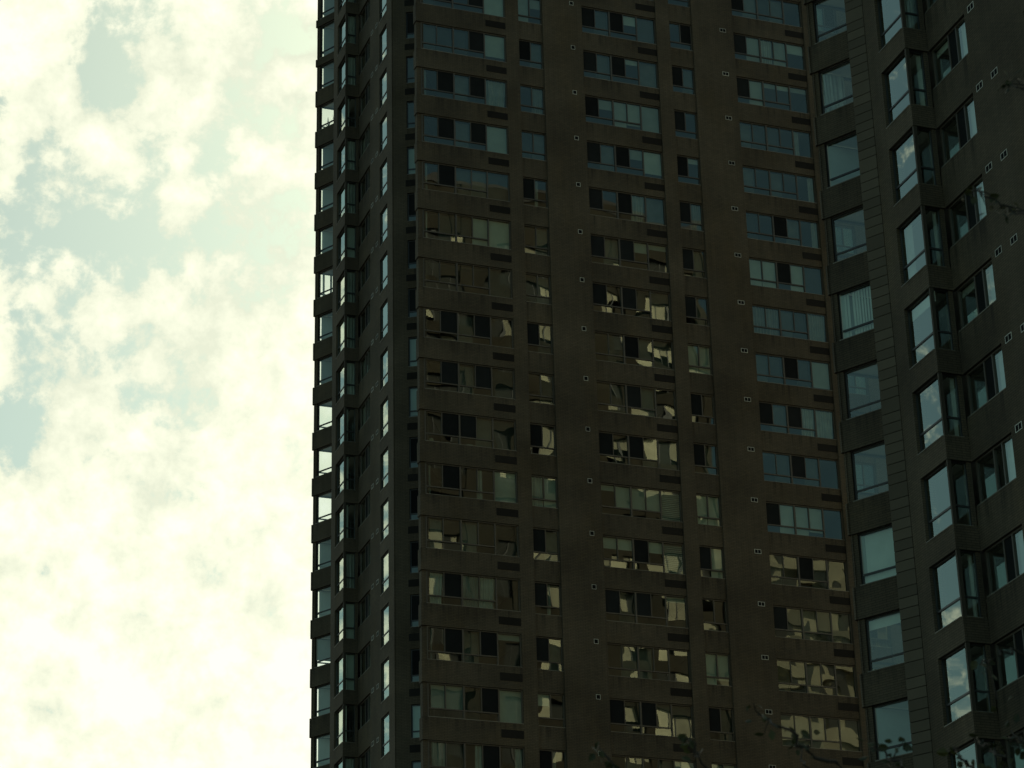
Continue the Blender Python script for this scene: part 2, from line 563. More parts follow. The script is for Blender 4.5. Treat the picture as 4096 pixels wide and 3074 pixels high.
def window(tower, Mx, kind, w, hgt, code, gmat='glass', fmat='frame', sill_out=0.2):
    """Mx: world matrix at the left end of the sill, Y inwards. code: one letter per upper pane."""
    up, low = win_layout(kind)
    fr = 0.055 if kind != 'tall' else 0.036
    key = (kind, round(w, 3), round(hgt, 3))

    def frame(b):
        d0, d1 = (-0.035 if kind in ('big', 'small', 'three') else -0.018), 0.06
        b.box(0, fr, d0, d1, 0, hgt).box(w - fr, w, d0, d1, 0, hgt)
        b.box(fr, w - fr, d0, d1, 0, fr * .8).box(fr, w - fr, d0, d1, hgt - fr, hgt)
        if kind == 'big':
            for i in (1, 2, 3, 4):
                t = (0.020, 0.042, 0.020, 0.034)[i - 1]
                z0 = fr * .8 if i in (2, 4) else up[0][2] * hgt + 0.03
                b.box(BIG[i] * w - t, BIG[i] * w + t, d0 - (0.012 if i == 2 else 0), d1, z0, hgt - fr)
            z = up[0][2] * hgt
            b.box(fr, BIG[2] * w - 0.042, d0 + .003, d1, z - 0.03, z + 0.03)
            b.box(BIG[2] * w + 0.042, BIG[4] * w - 0.034, d0 + .003, d1, z - 0.03, z + 0.03)
        elif kind == 'three':
            for p in up[:-1]:
                b.box(p[1] * w - .03, p[1] * w + .03, d0, d1, fr * .8, hgt - fr)
        else:
            z = up[0][2] * hgt
            b.box(fr, w - fr, d0 + .003, d1, z - 0.03, z + 0.03)
            if kind == 'small':
                b.box(w / 2 - .025, w / 2 + .025, d0, d1, z + 0.03, hgt - fr)

    o = link('window', shared(('frame', fmat) + key, 'window', M[fmat], frame), tower, Mx)
    if sill_out:
        link('sill', shared(('sill', round(w, 3), sill_out), 'sill', M['flashing'],
                            lambda b: b.box(0.004, w - 0.004, -sill_out, -0.036, -0.001, 0.022)), o, Mx)
    for i, (x0, x1, z0, z1) in enumerate(up + low):
        pw, ph = (x1 - x0) * w - 0.03, (z1 - z0) * hgt - 0.03
        pm = Mx @ TZ((x0 * w + 0.015, 0.012, z0 * hgt + 0.015))
        if gmat == 'glass':                              # panes never sit quite parallel
            pm = pm @ Matrix.Rotation(random.gauss(0, .004), 4, 'X') @ Matrix.Rotation(random.gauss(0, .004), 4, 'Z')
        link('pane', shared(('pane', gmat, round(pw, 3), round(ph, 3)), 'pane', M[gmat],
                            lambda b: b.quad(pw, ph)), o, pm)
    for i, (x0, x1, z0, z1) in enumerate(up):
        c = code[i] if i < len(code) else 'd'
        pw = (x1 - x0) * w - 0.04
        ph = (z1 - z0) * hgt - 0.05
        full = hgt - 0.09
        px = x0 * w + 0.02
        if c == 'd' and kind in ('big', 'small') and random.random() < .65:
            link('sheer_curtain', shared(('sheer', round(pw, 3), round(full, 3)), 'sheer_curtain', M['sheer'],
                                         lambda b: b.box(0, pw, 0, 0.01, 0, full)), o, Mx @ TZ((px, 0.22, 0.045)))
        if c == 's':
            link('screen', shared(('screen', round(pw, 3), round(ph, 3)), 'screen', M['screen'],
                                  lambda b: b.box(0, pw, 0, 0.01, 0, ph)), o, Mx @ TZ((px, -0.006, z0 * hgt + 0.03)))
        elif c in 'bhqt':
            fz = {'b': full, 'h': full * .34, 'q': full * .72, 't': full * .16}[c]
            if c == 'b' and random.random() < .3:
                fz = full * random.choice((.97, .9, .8))
            link('roller_blind', shared(('blind', round(pw, 3), round(fz, 3)), 'roller_blind', M['blind'],
                                        lambda b: b.box(0, pw, 0, 0.008, 0, fz).box(0, pw, -0.008, 0.016, -0.03, 0)),
                 o, Mx @ TZ((px, 0.11, hgt - 0.05 - fz)))
        elif c == 'g':                                   # blind drawn all but a hand's width
            gw = pw - 0.12
            link('roller_blind', shared(('blindg', round(gw, 3), round(full, 3)), 'roller_blind', M['blind'],
                                        lambda b: b.box(0, gw, 0, 0.008, 0, full)), o, Mx @ TZ((px, 0.11, 0.045)))
        elif c == 'x':                                   # narrow bunches of net curtain
            for q in (.30, .62, .70, .88):
                link('curtain', shared(('net', round(full, 3)), 'curtain', M['curtain'],
                                       lambda b: b.box(0, .12, 0, .02, 0, full)), o, Mx @ TZ((px + q * pw, 0.12, 0.045)))
        elif c == 'v':
            def ven(b):
                k = int(full / 0.10)
                for j in range(k):
                    z = j * 0.10
                    b.box(0, pw, 0, 0.012, z, z + 0.072)
            link('venetian_blind', shared(('ven', round(pw, 3), round(full, 3)), 'venetian_blind', M['blind'], ven),
                 o, Mx @ TZ((px, 0.10, 0.05)))
        elif c in 'clrw':
            cw = {'c': pw, 'l': pw * .34, 'r': pw * .34, 'w': pw * .72}[c]
            cx = px + (pw - cw if c == 'r' else 0)
            sd_ = random.randint(0, 3)

            def cur(b):
                k = max(6, int(cw / 0.028))
                rr = random.Random(sd_ * 31 + k)
                ph0 = rr.random() * 6
                for j in range(k + 1):
                    x = cw * j / k
                    y = 0.035 * math.sin(x * 42 + ph0 + 1.3 * math.sin(x * 9 + sd_)) + 0.02 * math.sin(x * 17)
                    taper = 1.0 - 0.10 * (x / cw) * (sd_ % 2)
                    b.v += [(x * taper, y, 0), (x, y * .6, full)]
                for j in range(k):
                    a = 2 * j
                    b.f.append((a, a + 2, a + 3, a + 1))
            link('curtain', shared(('cur', sd_, round(cw, 3), round(full, 3)), 'curtain', M['curtain'], cur),
                 o, Mx @ TZ((cx, 0.14, 0.05)))
        elif c == 'p':                                   # vertical slat blind
            def slats(b):
                k = int(pw / 0.105)
                rr = random.Random(5)
                for j in range(k):
                    x = pw * j / k
                    if rr.random() < .08:
                        continue
                    b.box(x, x + 0.085 * rr.uniform(.75, 1.0), 0.004 * (j % 3), 0.004 * (j % 3) + .004, 0, full)
            link('vertical_blind', shared(('slat', round(pw, 3), round(full, 3)), 'vertical_blind', M['blind'], slats),
                 o, Mx @ TZ((px, 0.10, 0.05)))
    return o


def rand_code(n, p='dddssbhc'):
    return ''.join(random.choice(p) for _ in range(n))


# ------------------------------------------------------------------ wall pieces
def pier(tower, F, x0, x1, z0, z1, y0=0.0, y1=WT, name='pier', m='brick'):
    b = MB().box(x0, x1, y0, y1, z0, z1)
    return link(name, b.mesh(name, M[m]), tower, F)


def spandrel(tower, F, x0, x1, m, z0, z1, y0, y1, tagk):
    """brick band; local z relative to the storey's head level so storeys share one mesh"""
    key = ('sp', tagk, round(x0, 3), round(x1, 3), round(z0, 3), round(z1, 3), y0, y1)
    return link('spandrel', shared(key, 'spandrel', M['brick'], lambda b: b.box(x0, x1, y0, y1, z0, z1)),
                tower, F @ TZ((0, 0, zhead(m))))


def grille(tower, F, x0, x1, zt, hgt, y0):
    w = x1 - x0

    def g(b):
        b.box(0, w, 0.0, 0.006, 0, hgt)
        b.box(0, w, -0.012, 0.0, 0, 0.02).box(0, w, -0.012, 0.0, hgt - .02, hgt)
        b.box(0, 0.02, -0.012, 0.0, 0.02, hgt - .02).box(w - 0.02, w, -0.012, 0.0, .02, hgt - .02)
        k = 7
        for j in range(k):
            z = 0.03 + (hgt - .06) * (j + .5) / k
            b.box(0.02, w - .02, -0.010, 0.0, z - 0.008, z + 0.008)
    return link('air_grille', shared(('gr', round(w, 3), hgt), 'air_grille', M['grille'], g), tower,
                F @ TZ((x0, y0, zt - hgt)))


def vent(tower, F, xc, zc, double, y0=0.0):
    w, hgt = (0.36, 0.225) if double else (0.225, 0.235)
    t = 0.018

    def fr(b):
        b.box(0, w, -0.014, 0.0, 0, t).box(0, w, -0.014, 0, hgt - t, hgt)
        b.box(0, t, -0.014, 0, t, hgt - t).box(w - t, w, -0.014, 0, t, hgt - t)
        if double:
            b.box(w / 2 - t * .35, w / 2 + t * .35, -0.014, 0, t, hgt - t)
    o = link('wall_vent', shared(('vent', double), 'wall_vent', M['white'], fr), tower, F @ TZ((xc - w / 2, y0, zc - hgt / 2)))
    link('vent_opening', shared(('venti', double), 'vent_opening', M['black'],
                                lambda b: b.box(t, w - t, -0.008, 0.0, t, hgt - t)), o,
         F @ TZ((xc - w / 2, y0, zc - hgt / 2)))
    return o


def sub(Fm, x, y=0.0):
    """world plan point of a face-local point"""
    p = Fm @ Vector((x, y, 0))
    return (p.x, p.y)


def long_front(tower, F, cols, storeys, ztop, codes, length, vents=(), zbot=0.0, rec=0.08, start=0.0):
    """flat front with recessed window columns. cols: (x0, x1, kind, key)"""
    x = start
    edges = []
    for (a, b_, kind, key) in cols:
        edges.append((x, a))
        x = b_
    edges.append((x, length))
    for (a, b_) in edges:
        if b_ - a > 0.01:
            pier(tower, F, a, b_, zbot, ztop)
    mlo, mhi = min(storeys), max(storeys)
    for (a, b_, kind, key) in cols:
        rc = 0.0 if key == 'G1' else rec
        xa = -0.02 if key == 'G1' else a
        for m in storeys:
            # band under this storey's sill, down to the next head
            spandrel(tower, F, xa, b_, m, -FH, -1.66, rc, WT, key)
            W = F @ TZ((a, rc + 0.10, zhead(m) - 1.66))
            window(tower, W, kind, b_ - a, 1.66, codes(key, m), sill_out=0.118)
            if kind == 'big':
                grille(tower, F, b_ - 1.12, b_ - 0.01, zhead(m) - 1.66 - 0.33, 0.385, rc - 0.004)
        pier(tower, F, xa, b_, zbot, zhead(mlo) - FH, rc, WT, 'wall')
        pier(tower, F, xa, b_, zhead(mhi), ztop, rc, WT, 'wall')
    for (xc, double, dz) in vents:
        for m in storeys:
            vent(tower, F, xc, zhead(m) + dz, double)


# ================================================================== main tower
A0 = Vector((-11.20, 130.71, 0))
B0 = Vector((-9.56, 126.33, 0))
K = Vector((-5.88, 116.53, 0))
G0 = Vector((-4.48, 112.89, 0))
TOP1 = 92.0

main = thing('apartment_tower', 'tall dark brown brick apartment tower with long rows of windows standing against the cloudy sky',
             'building', (4.0, 124.0, 0.0))
ST1 = range(10, 33)

# ---- long front G
FG = face(G0, AZ_G)
LG = 28.0
colsG = [(0.265, 4.93, 'big', 'G1'), (5.66, 7.03, 'small', 's1'), (9.27, 13.58, 'big', 'G2'),
         (14.36, 15.70, 'small', 's2'), (18.15, 22.45, 'big', 'G3'), (23.2, 24.55, 'small', 's3')]
CODES = {
    'G1': {28: 'ddsdb', 27: 'dsdsb', 26: 'dddsb', 25: 'lsdsc', 24: 'dsdsb', 23: 'lsddd', 22: 'lddbb', 21: 'ddddd', 20: 'dsdsd', 19: 'dsdsd',
           18: 'dssdd', 17: 'lsdlb', 16: 'ddddd', 15: 'csccd', 14: 'lsdst', 13: 'qqdsb', 12: 'cdrsr', 11: 'hhhqv', 10: 'dsdsb'},
    'G2': {28: 'sdsdb', 27: 'sdshd', 26: 'sdstd', 25: 'shbbb', 24: 'sdshb', 23: 'sdscd', 22: 'sdsht', 21: 'sdsdd', 20: 'ddsdd',
           19: 'ddsdd', 18: 'sdsdd', 17: 'tqqqv', 16: 'hhshv', 15: 'sdsdt', 14: 'ddddd', 13: 'sdsdd', 12: 'ddddb', 11: 'ddddd', 10: 'sdsdd'},
    'G3': {28: 'sdddd', 27: 'sbcbh', 26: 'sbttt', 25: 'ddddl', 24: 'ddddr', 23: 'ddsdr', 22: 'bbsbd', 21: 'ccddc', 20: 'ddsdb',
           19: 'sdscc', 18: 'ddsdd', 17: 'sbbbd', 16: 'ddsdd', 15: 'sdddd', 14: 'ddddd', 13: 'ddddd', 12: 'ddddd', 11: 'sdddd', 10: 'ddddd'},
    's1': {26: 'sd', 25: 'dc', 24: 'dd', 23: 'sl', 22: 'dd', 21: 'dd', 20: 'sd', 19: 'dd', 18: 'sd', 17: 'cb', 16: 'sd', 15: 'sl', 14: 'sd', 13: 'hd', 12: 'sl'},
    's2': {26: 'sd', 25: 'sd', 24: 'st', 23: 'sc', 22: 'sd', 21: 'sd', 20: 'bb', 19: 'sd', 18: 'sd', 17: 'bb', 16: 'sb', 15: 'dd', 14: 'bb', 13: 'sd', 12: 'bb'},
}


def codesG(key, m):
    d = CODES.get(key, {})
    if m in d:
        return d[m]
    return rand_code(5 if key[0] == 'G' else 2)


long_front(main, FG, colsG, ST1, TOP1, codesG, LG, vents=((8.70, False, -0.03), (17.52, True, -0.05)), rec=0.08, start=0.265)
pier(main, FG, 0.03, 0.275, 0, TOP1, 0.09, WT - 0.01, 'post')   # corner post set back behind the bands

# ---- front F behind the end of G, between the side wing and the long front
FF = face(K, AZ_G + 30)
LF = 2.05
pier(main, FF, 0, 0.72, 0, TOP1)
pier(main, FF, 1.95, LF, 0, TOP1)
for m in ST1:
    spandrel(main, FF, 0.72, 1.95, m, -FH, -1.66, 0.0, WT, 'F')
    window(main, FF @ TZ((0.72, 0.10, zhead(m) - 1.66)), 'bay', 1.23, 1.66, random.choice('ddsddsb'), sill_out=0.11, fmat='dark_frame')
    grille(main, FF, 0.64, 1.75, zhead(m) - 1.66 - 0.33, 0.36, -0.004)
pier(main, FF, 0.72, 1.95, 0, zhead(10) - FH, 0.0, WT, 'wall')
pier(main, FF, 0.72, 1.95, zhead(32), TOP1, 0.0, WT, 'wall')
# return wall from the corner of G back to F (hidden side of the sharp corner)
ret_b = G0 - 0.02 * gdir
FRet = face(K + dirv(AZ_G + 30) * LF, AZ_G + 120)
retlen = (G0 - (K + dirv(AZ_G + 30) * LF)).length


def side_bay(tower, F, storeys, codeT, ztop, post=0.0, pier_l=0.77, wlen=1.62, zbot=0.0, end_pier=0.0, corner_post=True,
             gm='flat_glass', rec=0.12):
    """projecting bay of a side wing: brick pier, tall windows between brick bands, slim corner post.
    F starts at the pier's right edge (window opening from 0 to wlen)."""
    if pier_l:
        pier(tower, F, -pier_l, 0, zbot, ztop)
    if post:
        pass
    x1 = wlen - (0.10 if corner_post else 0.0)
    mlo, mhi = min(storeys), max(storeys)
    for m in storeys:
        spandrel(tower, F, 0, wlen, m, -FH, -2.0, 0.0, WT, 'bay')
        window(tower, F @ TZ((post, rec, zhead(m) - 2.0)), 'tall', x1 - post, 2.0, codeT(m), gmat=gm, fmat='dark_frame', sill_out=rec + .02)
    if corner_post:
        pier(tower, F, x1, wlen - 0.02, zbot, ztop, 0.02, 0.14, 'corner_post', 'post')
    pier(tower, F, 0.0, wlen, zbot, zhead(mlo) - FH, 0.0, WT, 'wall')
    pier(tower, F, 0.0, wlen, zhead(mhi), ztop, 0.0, WT, 'wall')
    if end_pier:
        pier(tower, F, wlen, wlen + end_pier, zbot, ztop)


def short_side(tower, F, storeys, ztop, codeS, w=0.80, zbot=0.0):
    """short return of the bay with one narrow window"""
    mlo, mhi = min(storeys), max(storeys)
    pier(tower, F, 0.66, w, zbot, ztop, 0.06, 0.30, 'post')
    for m in storeys:
        spandrel(tower, F, WT, w, m, -FH, -2.0, 0.0, 0.30, 'side')
        window(tower, F @ TZ((0.13, 0.12, zhead(m) - 2.0)), 'tall', 0.53, 2.0, codeS(m), gmat='flat_glass', fmat='dark_frame', sill_out=0.1)
    pier(tower, F, WT, w, zbot, zhead(mlo) - FH, 0.0, 0.30, 'wall')
    pier(tower, F, WT, w, zhead(mhi), ztop, 0.0, 0.30, 'wall')


def wing_wall(tower, F, storeys, ztop, codeD, length, w=2.1, x0=0.05, zbot=0.0, v=(2.60, 3.45)):
    """recessed wall of a side wing: one window by the bay, then brick with two small vents"""
    mlo, mhi = min(storeys), max(storeys)
    pier(tower, F, x0 + w, length, zbot, ztop)
    for m in storeys:
        spandrel(tower, F, 0, x0 + w, m, -FH, -1.40, 0.0, WT, 'wing')
        window(tower, F @ TZ((x0, 0.12, zhead(m) - 1.40)), 'three', w, 1.40, codeD(m), gmat='flat_glass', fmat='frame', sill_out=0.13)
        vent(tower, F, v[0], zhead(m) - 0.03, True)
        vent(tower, F, v[1], zhead(m) - 0.08, True)
    pier(tower, F, 0, x0 + w, zbot, zhead(mlo) - FH, 0.0, WT, 'wall')
    pier(tower, F, 0, x0 + w, zhead(mhi), ztop, 0.0, WT, 'wall')


AZ_D = AZ_G + 90
FB = face(B0, AZ_D)
side_bay(main, FB, ST1, lambda m: random.choice('ddddb'), TOP1, wlen=1.62)
B1 = B0 + ddir * 1.62
FS = face(B1, AZ_G)
short_side(main, FS, ST1, TOP1, lambda m: random.choice('cdcbcl'))
S1 = B1 + gdir * 0.80
FD = face(S1, AZ_D)
wing_wall(main, FD, ST1, TOP1, lambda m: random.choice(('lsc', 'dsr', 'rsd', 'ldc', 'dsd')), 7.4)
E0 = B0 + ddir * 8.12
FE = face(E0, AZ_D)
side_bay(main, FE, ST1, lambda m: 'd', TOP1, post=0.10, rec=0.075, pier_l=0.0, wlen=1.43, end_pier=(K - E0).length - 1.43, corner_post=False)
pier(main, face(E0 + gdir * 0.8, AZ_G + 180), 0.0, 0.799, 0, TOP1, 0.003, 0.10)   # far end of that bay

# ---- sharp glazed corner A with windows on both sides
PB = B0 - ddir * 0.77
LA = 3.39


def prow(tower, Pt, storeys, ztop, codeA, codeI, LA, LI, tallfrom=99, zbot=0.0, ret=None, gm='flat_glass'):
    """60 degree glazed corner: outer face A (az 60 past the long front) and inner face parallel to the long front"""
    FA = face(Pt, AZ_G + 60)
    FI = face(Pt + gdir * LI, AZ_G + 180)          # seen from the far side: left end at LI
    mlo, mhi = min(storeys), max(storeys)
    pier(tower, FA, 0.05, 0.30, zbot, ztop, 0.07, 0.12, 'post')
    pier(tower, FA, LA - 0.35, LA, zbot, ztop)
    pier(tower, FI, LI - 0.28, LI - 0.09, zbot, ztop, 0.06, 0.10, 'post')
    pier(tower, FI, 0, LI - 2.75, zbot, ztop, 0.0, 0.3)
    for m in storeys:
        hs = 2.28 if m >= tallfrom else 1.71
        spandrel(tower, FA, 0.0, LA - 0.35, m, -FH, -hs, 0.0, 0.10, 'A')
        spandrel(tower, FI, LI - 2.75, LI - 0.0, m, -FH, -hs, 0.0, 0.10, 'I')
        window(tower, FA @ TZ((0.30, 0.16, zhead(m) - hs)), 'bay', LA - 0.65, hs, codeA(m), gmat=gm, fmat='dark_frame', sill_out=0.17)
        window(tower, FI @ TZ((LI - 2.75, 0.12, zhead(m) - hs)), 'bay', 2.47, hs, codeI(m), gmat=gm, fmat='dark_frame', sill_out=0.1)
    pier(tower, FA, 0.0, LA - .35, zbot, zhead(mlo) - FH, 0.0, 0.10, 'wall')
    pier(tower, FA, 0.0, LA - .35, zhead(mhi), ztop, 0.0, 0.10, 'wall')
    pier(tower, FI, LI - 2.75, LI, zbot, zhead(mlo) - FH, 0.0, 0.10, 'wall')
    pier(tower, FI, LI - 2.75, LI, zhead(mhi), ztop, 0.0, 0.10, 'wall')
    return FA, FI


PROWA = {31: 'd', 30: 'd', 29: 'd', 28: 'd', 27: 'd', 26: 'd', 25: 'd', 24: 'd', 23: 'd', 22: 'd', 21: 'd', 20: 'd'}
PROWI = {32: 'g', 31: 'g', 30: 'g', 29: 'g', 28: 'd', 27: 'g', 26: 'g', 25: 'g', 24: 'x', 23: 'g', 22: 'g', 21: 'd', 20: 'd', 19: 'd', 18: 'g',
         17: 'g', 16: 'q', 15: 'g', 14: 'g', 13: 'g', 12: 'g', 11: 'g', 10: 'g'}
prow(main, A0, ST1, TOP1, lambda m: PROWA.get(m, 'd'), lambda m: PROWI.get(m, 'd'), LA, 8.0, tallfrom=30, gm='clear_glass')
A2 = A0 + dirv(AZ_G + 60) * LA
pier(main, face(A2, AZ_G + 150), 0.0, (PB - A2).length - 0.001, 0, TOP1, 0.004, 0.3, 'wall')

# ---- remaining sides, slabs, core and roof of the main tower
GE = G0 + gdir * LG
BK = GE - ddir * 18
AE = A0 + gdir * 8.0
FEND = K + dirv(AZ_G + 30) * LF


def shell(tower, p, q, ztop, name='wall', zbot=0.0):
    """plain brick wall between two plan points, outside on the right-hand side of q-p reversed"""
    p, q = Vector(p), Vector(q)
    v = q - p
    az = math.degrees(math.atan2(v.x, v.y))
    return pier(tower, face(p, az), 0.0, v.length, zbot, ztop, 0.0, 0.3, name)


shell(main, GE + ddir * 0.002, BK, TOP1)
shell(main, BK, AE + gdir * 0.0 - ddir * 0.31, TOP1)
shell(main, FEND, G0 + 0.13 * gdir - 0.22 * ddir, TOP1)


def inset(pts, d):
    cx = sum(p[0] for p in pts) / len(pts)
    cy = sum(p[1] for p in pts) / len(pts)
    return [(p[0] + (cx - p[0]) * d, p[1] + (cy - p[1]) * d) for p in pts]


def offset_poly(pts, d):
    """inward offset of a plan polygon (any orientation)"""
    n = len(pts)
    P = [Vector((p[0], p[1])) for p in pts]
    area = sum(P[i].x * P[(i + 1) % n].y - P[(i + 1) % n].x * P[i].y for i in range(n))
    s = 1 if area > 0 else -1
    out = []
    for i in range(n):
        a, b_, c = P[i - 1], P[i], P[(i + 1) % n]
        e1, e2 = (b_ - a).normalized(), (c - b_).normalized()
        n1, n2 = Vector((-e1.y, e1.x)) * s, Vector((-e2.y, e2.x)) * s
        k = 1 + n1.dot(n2)
        k = max(k, 0.35)
        out.append(tuple(b_ + (n1 + n2) * d / k))
    return out


foot1 = [A0, A2, PB, B1, S1, S1 + ddir * 5.9, E0 + gdir * .0, K, FEND, G0, GE, BK, AE]
foot1 = [(p.x, p.y) for p in foot1]
slab1 = offset_poly(foot1, 0.13)


def slabs(tower, poly, storeys):
    me = MB().prism(poly, -0.10, 0.16).mesh('floor_slab', M['ceiling'])
    for m in storeys:
        link('floor_slab', me, tower, TZ((0, 0, zhead(m) + 0.12)))


slabs(main, slab1, ST1)
c1 = [G0 - ddir * 5 + gdir * 2, G0 - ddir * 5 + gdir * 26, G0 - ddir * 16 + gdir * 26, Vector((-4.0, 131.5, 0)), Vector((-5.6, 127.7, 0))]
link('interior_core', MB().prism([(p.x, p.y) for p in c1], 0, TOP1 - 0.5).mesh('interior_core', M['inner']), main, Matrix())
link('roof', MB().prism(foot1, TOP1, TOP1 + 0.4).mesh('roof', M['roof']), main, Matrix())
# cross walls between flats
for xc in (5.2, 9.0, 14.0, 17.9, 22.8):
    pier(main, FG, xc, xc + 0.2, 0, TOP1 - 0.5, 0.5, 5.0, 'party_wall', 'inner')

# ================================================================== nearer tower on the right
H0 = Vector((10.21, 73.71, 0))
T0 = Vector((11.84, 69.21, 0))
TOP2 = 88.5
near = thing('apartment_tower', 'nearer dark brick apartment tower with a grey green panelled strip beside its glazed corner',
             'building', (24.0, 70.0, 0.0))
ST2 = range(5, 21)
FT = face(T0, AZ_D)
side_bay(near, FT, ST2, lambda m: {15: 'd', 14: 'd', 13: 'l', 12: 't'}.get(m, 'd'), TOP2, wlen=1.61)
T1 = T0 + ddir * 1.61
FS2 = face(T1, AZ_G)
short_side(near, FS2, ST2, TOP2, lambda m: {17: 'c', 16: 'c', 15: 'r', 14: 'd', 13: 'r', 12: 'd', 11: 'r', 10: 'd', 9: 'r', 8: 'd'}.get(m, 'd'))
U0 = T1 + gdir * 0.80
FU = face(U0, AZ_D)
wing_wall(near, FU, ST2, TOP2, lambda m: {15: 'tsc', 14: 'dsc', 13: 'dsc', 12: 'tsw', 11: 'dsc', 10: 'drc'}.get(m, 'dsc'), 7.4,
          w=2.2, x0=0.06, v=(2.68, 3.55))
E0r = T0 + ddir * 8.12
FEr = face(E0r, AZ_D)
side_bay(near, FEr, ST2, lambda m: 'l', TOP2, post=0.10, rec=0.075, pier_l=0.0, wlen=1.43, end_pier=0.92, corner_post=False)
pier(near, face(E0r + gdir * 0.8, AZ_G + 180), 0.0, 0.799, 0, TOP2, 0.003, 0.10)
# glazed corner H
Q1 = T0 - ddir * 0.77
STRIP = 0.66
SL = Q1 - dirv(AZ_G + 60) * STRIP
HU = dirv(AZ_G + 60)
s_h = (SL - H0).dot(HU)
H2 = H0 + HU * s_h
PH = {17: 'd', 16: 'd', 15: 'd', 14: 'd', 13: 'p', 12: 'd', 11: 'd', 10: 'b', 9: 't', 8: 'd', 7: 'c'}
PI = {17: 'l', 16: 'r', 15: 'b', 14: 'l', 13: 'b', 12: 'l', 11: 'l', 10: 'b', 9: 'l', 8: 'b', 7: 'l'}
prow(near, H0, ST2, TOP2, lambda m: PH.get(m, 'd'), lambda m: PI.get(m, 'd'), s_h, 3.0)
pier(near, face(H2, AZ_G + 150), 0.0, (SL - H2).length - 0.05, 0, TOP2, 0.004, 0.3, 'wall')
# panelled strip: seven shallow panels and one deep one to each storey
FP = face(SL, AZ_G + 60)
pier(near, FP, 0.003, STRIP - 0.001, 0, TOP2, 0.035, 0.30, 'panel_backing', 'black')
LOW, DEEP = 0.325, FH - 7 * 0.325
for m in range(5, 19):
    zb = zhead(m) + 0.27
    for j in range(8):
        hgt = LOW if j < 7 else DEEP
        zt = zb if j == 7 else zb - DEEP - j * LOW
        if j == 7:
            zt = zb
        link('panel', shared(('panel', j == 7), 'panel', M['panel'],
                             lambda b, hh=hgt: b.box(0, STRIP - 0.02, 0, 0.034, 0.011, hh - 0.011)), near, FP @ TZ((0, 0, zt - hgt)))
# back front of the near tower, parallel to the long front of the other one (seen only in its windows)
BE = H0 + gdir * 35.0
FBk = face(BE, AZ_G + 180)
LBk = 35.0 - 3.0
xs = []
x = 1.0
bk_cols = []
for i, kind in enumerate(('big', 'small', 'big', 'small', 'big', 'small', 'big', 'small')):
    w = 4.3 if kind == 'big' else 1.36
    bk_cols.append((x, x + w, kind, 'bk'))
    x += w + (0.78 if kind == 'big' else 2.3)
bk_cols = [c for c in bk_cols if c[1] < LBk - .3]


def simple_back(tower, F, cols, storeys, ztop, length):
    x = 0.0
    for (a, b_, kind, key) in cols + [(length, length, '', '')]:
        if a - x > .01:
            pier(tower, F, x, a, 0, ztop)
        x = b_
    for (a, b_, kind, key) in cols:
        for m in storeys:
            spandrel(tower, F, a, b_, m, -FH, -1.66, 0.06, WT, 'bk')
            w = b_ - a
            W = F @ TZ((a, 0.22, zhead(m) - 1.66))
            o = link('window', shared(('bkw', kind), 'window', M['frame'],
                                      lambda b: [b.box(f * w - .04 + (.04 if f == 0 else 0) - (.04 if f == 1 else 0), f * w + .04 + (.04 if f == 0 else 0) - (.04 if f == 1 else 0), 0, .08, 0, 1.66)
                                                 for f in (BIG if kind == 'big' else (0, .5, 1))]), tower, W)
            fx = BIG if kind == 'big' else (0, .5, 1)
            for i in range(len(fx) - 1):
                pw = (fx[i + 1] - fx[i]) * w - .08
                r = random.random()
                if r < (.15 if a > 13.5 else .72):
                    hb = random.choice((1.6, 1.6, 1.2, .8))
                    link('roller_blind', shared(('bkb', round(pw, 3), hb), 'roller_blind', M['white_blind'],
                                                lambda b: b.box(0, pw, 0, .01, 0, hb)), o, W @ TZ((fx[i] * w + .04, .04, 1.62 - hb)))
                else:
                    link('pane', shared(('bkp', round(pw, 3)), 'pane', M['back_glass'],
                                        lambda b: b.box(0, pw, 0, .01, 0, 1.6)), o, W @ TZ((fx[i] * w + .04, .04, .03)))
        pier(tower, F, a, b_, 0, zhead(min(storeys)) - FH, .06, WT, 'wall')
        pier(tower, F, a, b_, zhead(max(storeys)), ztop, .06, WT, 'wall')


M['white_blind'] = simple('white_blind', (0.78, 0.70, 0.46), 0.8, 0.0, 0.40, 1.0)
M['back_glass'] = simple('dark_back_glass', (0.07, 0.065, 0.05), 0.1)
simple_back(near, FBk, bk_cols, range(12, 31), TOP2, LBk)
KR = E0r + ddir * 2.35
KR2 = KR + dirv(AZ_G + 30) * 6.0
KR3 = KR2 + gdir * 20
shell(near, KR, KR2, TOP2)
shell(near, KR2 + gdir * 0.001, KR3, TOP2)
shell(near, KR3 + ddir * 0.001, BE, TOP2)
foot2 = [(p.x, p.y) for p in (H0, H2, SL, Q1, T1, U0, U0 + ddir * 5.9, E0r, KR, KR2, KR3, BE)]
slabs(near, offset_poly(foot2, 0.13), ST2)
c2 = [U0 + gdir * 4.0 - ddir * 2.0, U0 + gdir * 4.0 + ddir * 9.0, KR3 - gdir * 3 - ddir * 2, BE - gdir * 3 + ddir * 3, H0 + gdir * 6.2 + ddir * 2.2]
link('interior_core', MB().prism([(p.x, p.y) for p in c2], 0, TOP2 - .5).mesh('interior_core', M['inner']), near, Matrix())
link('roof', MB().prism(foot2, TOP2, TOP2 + 0.4).mesh('roof', M['roof']), near, Matrix())

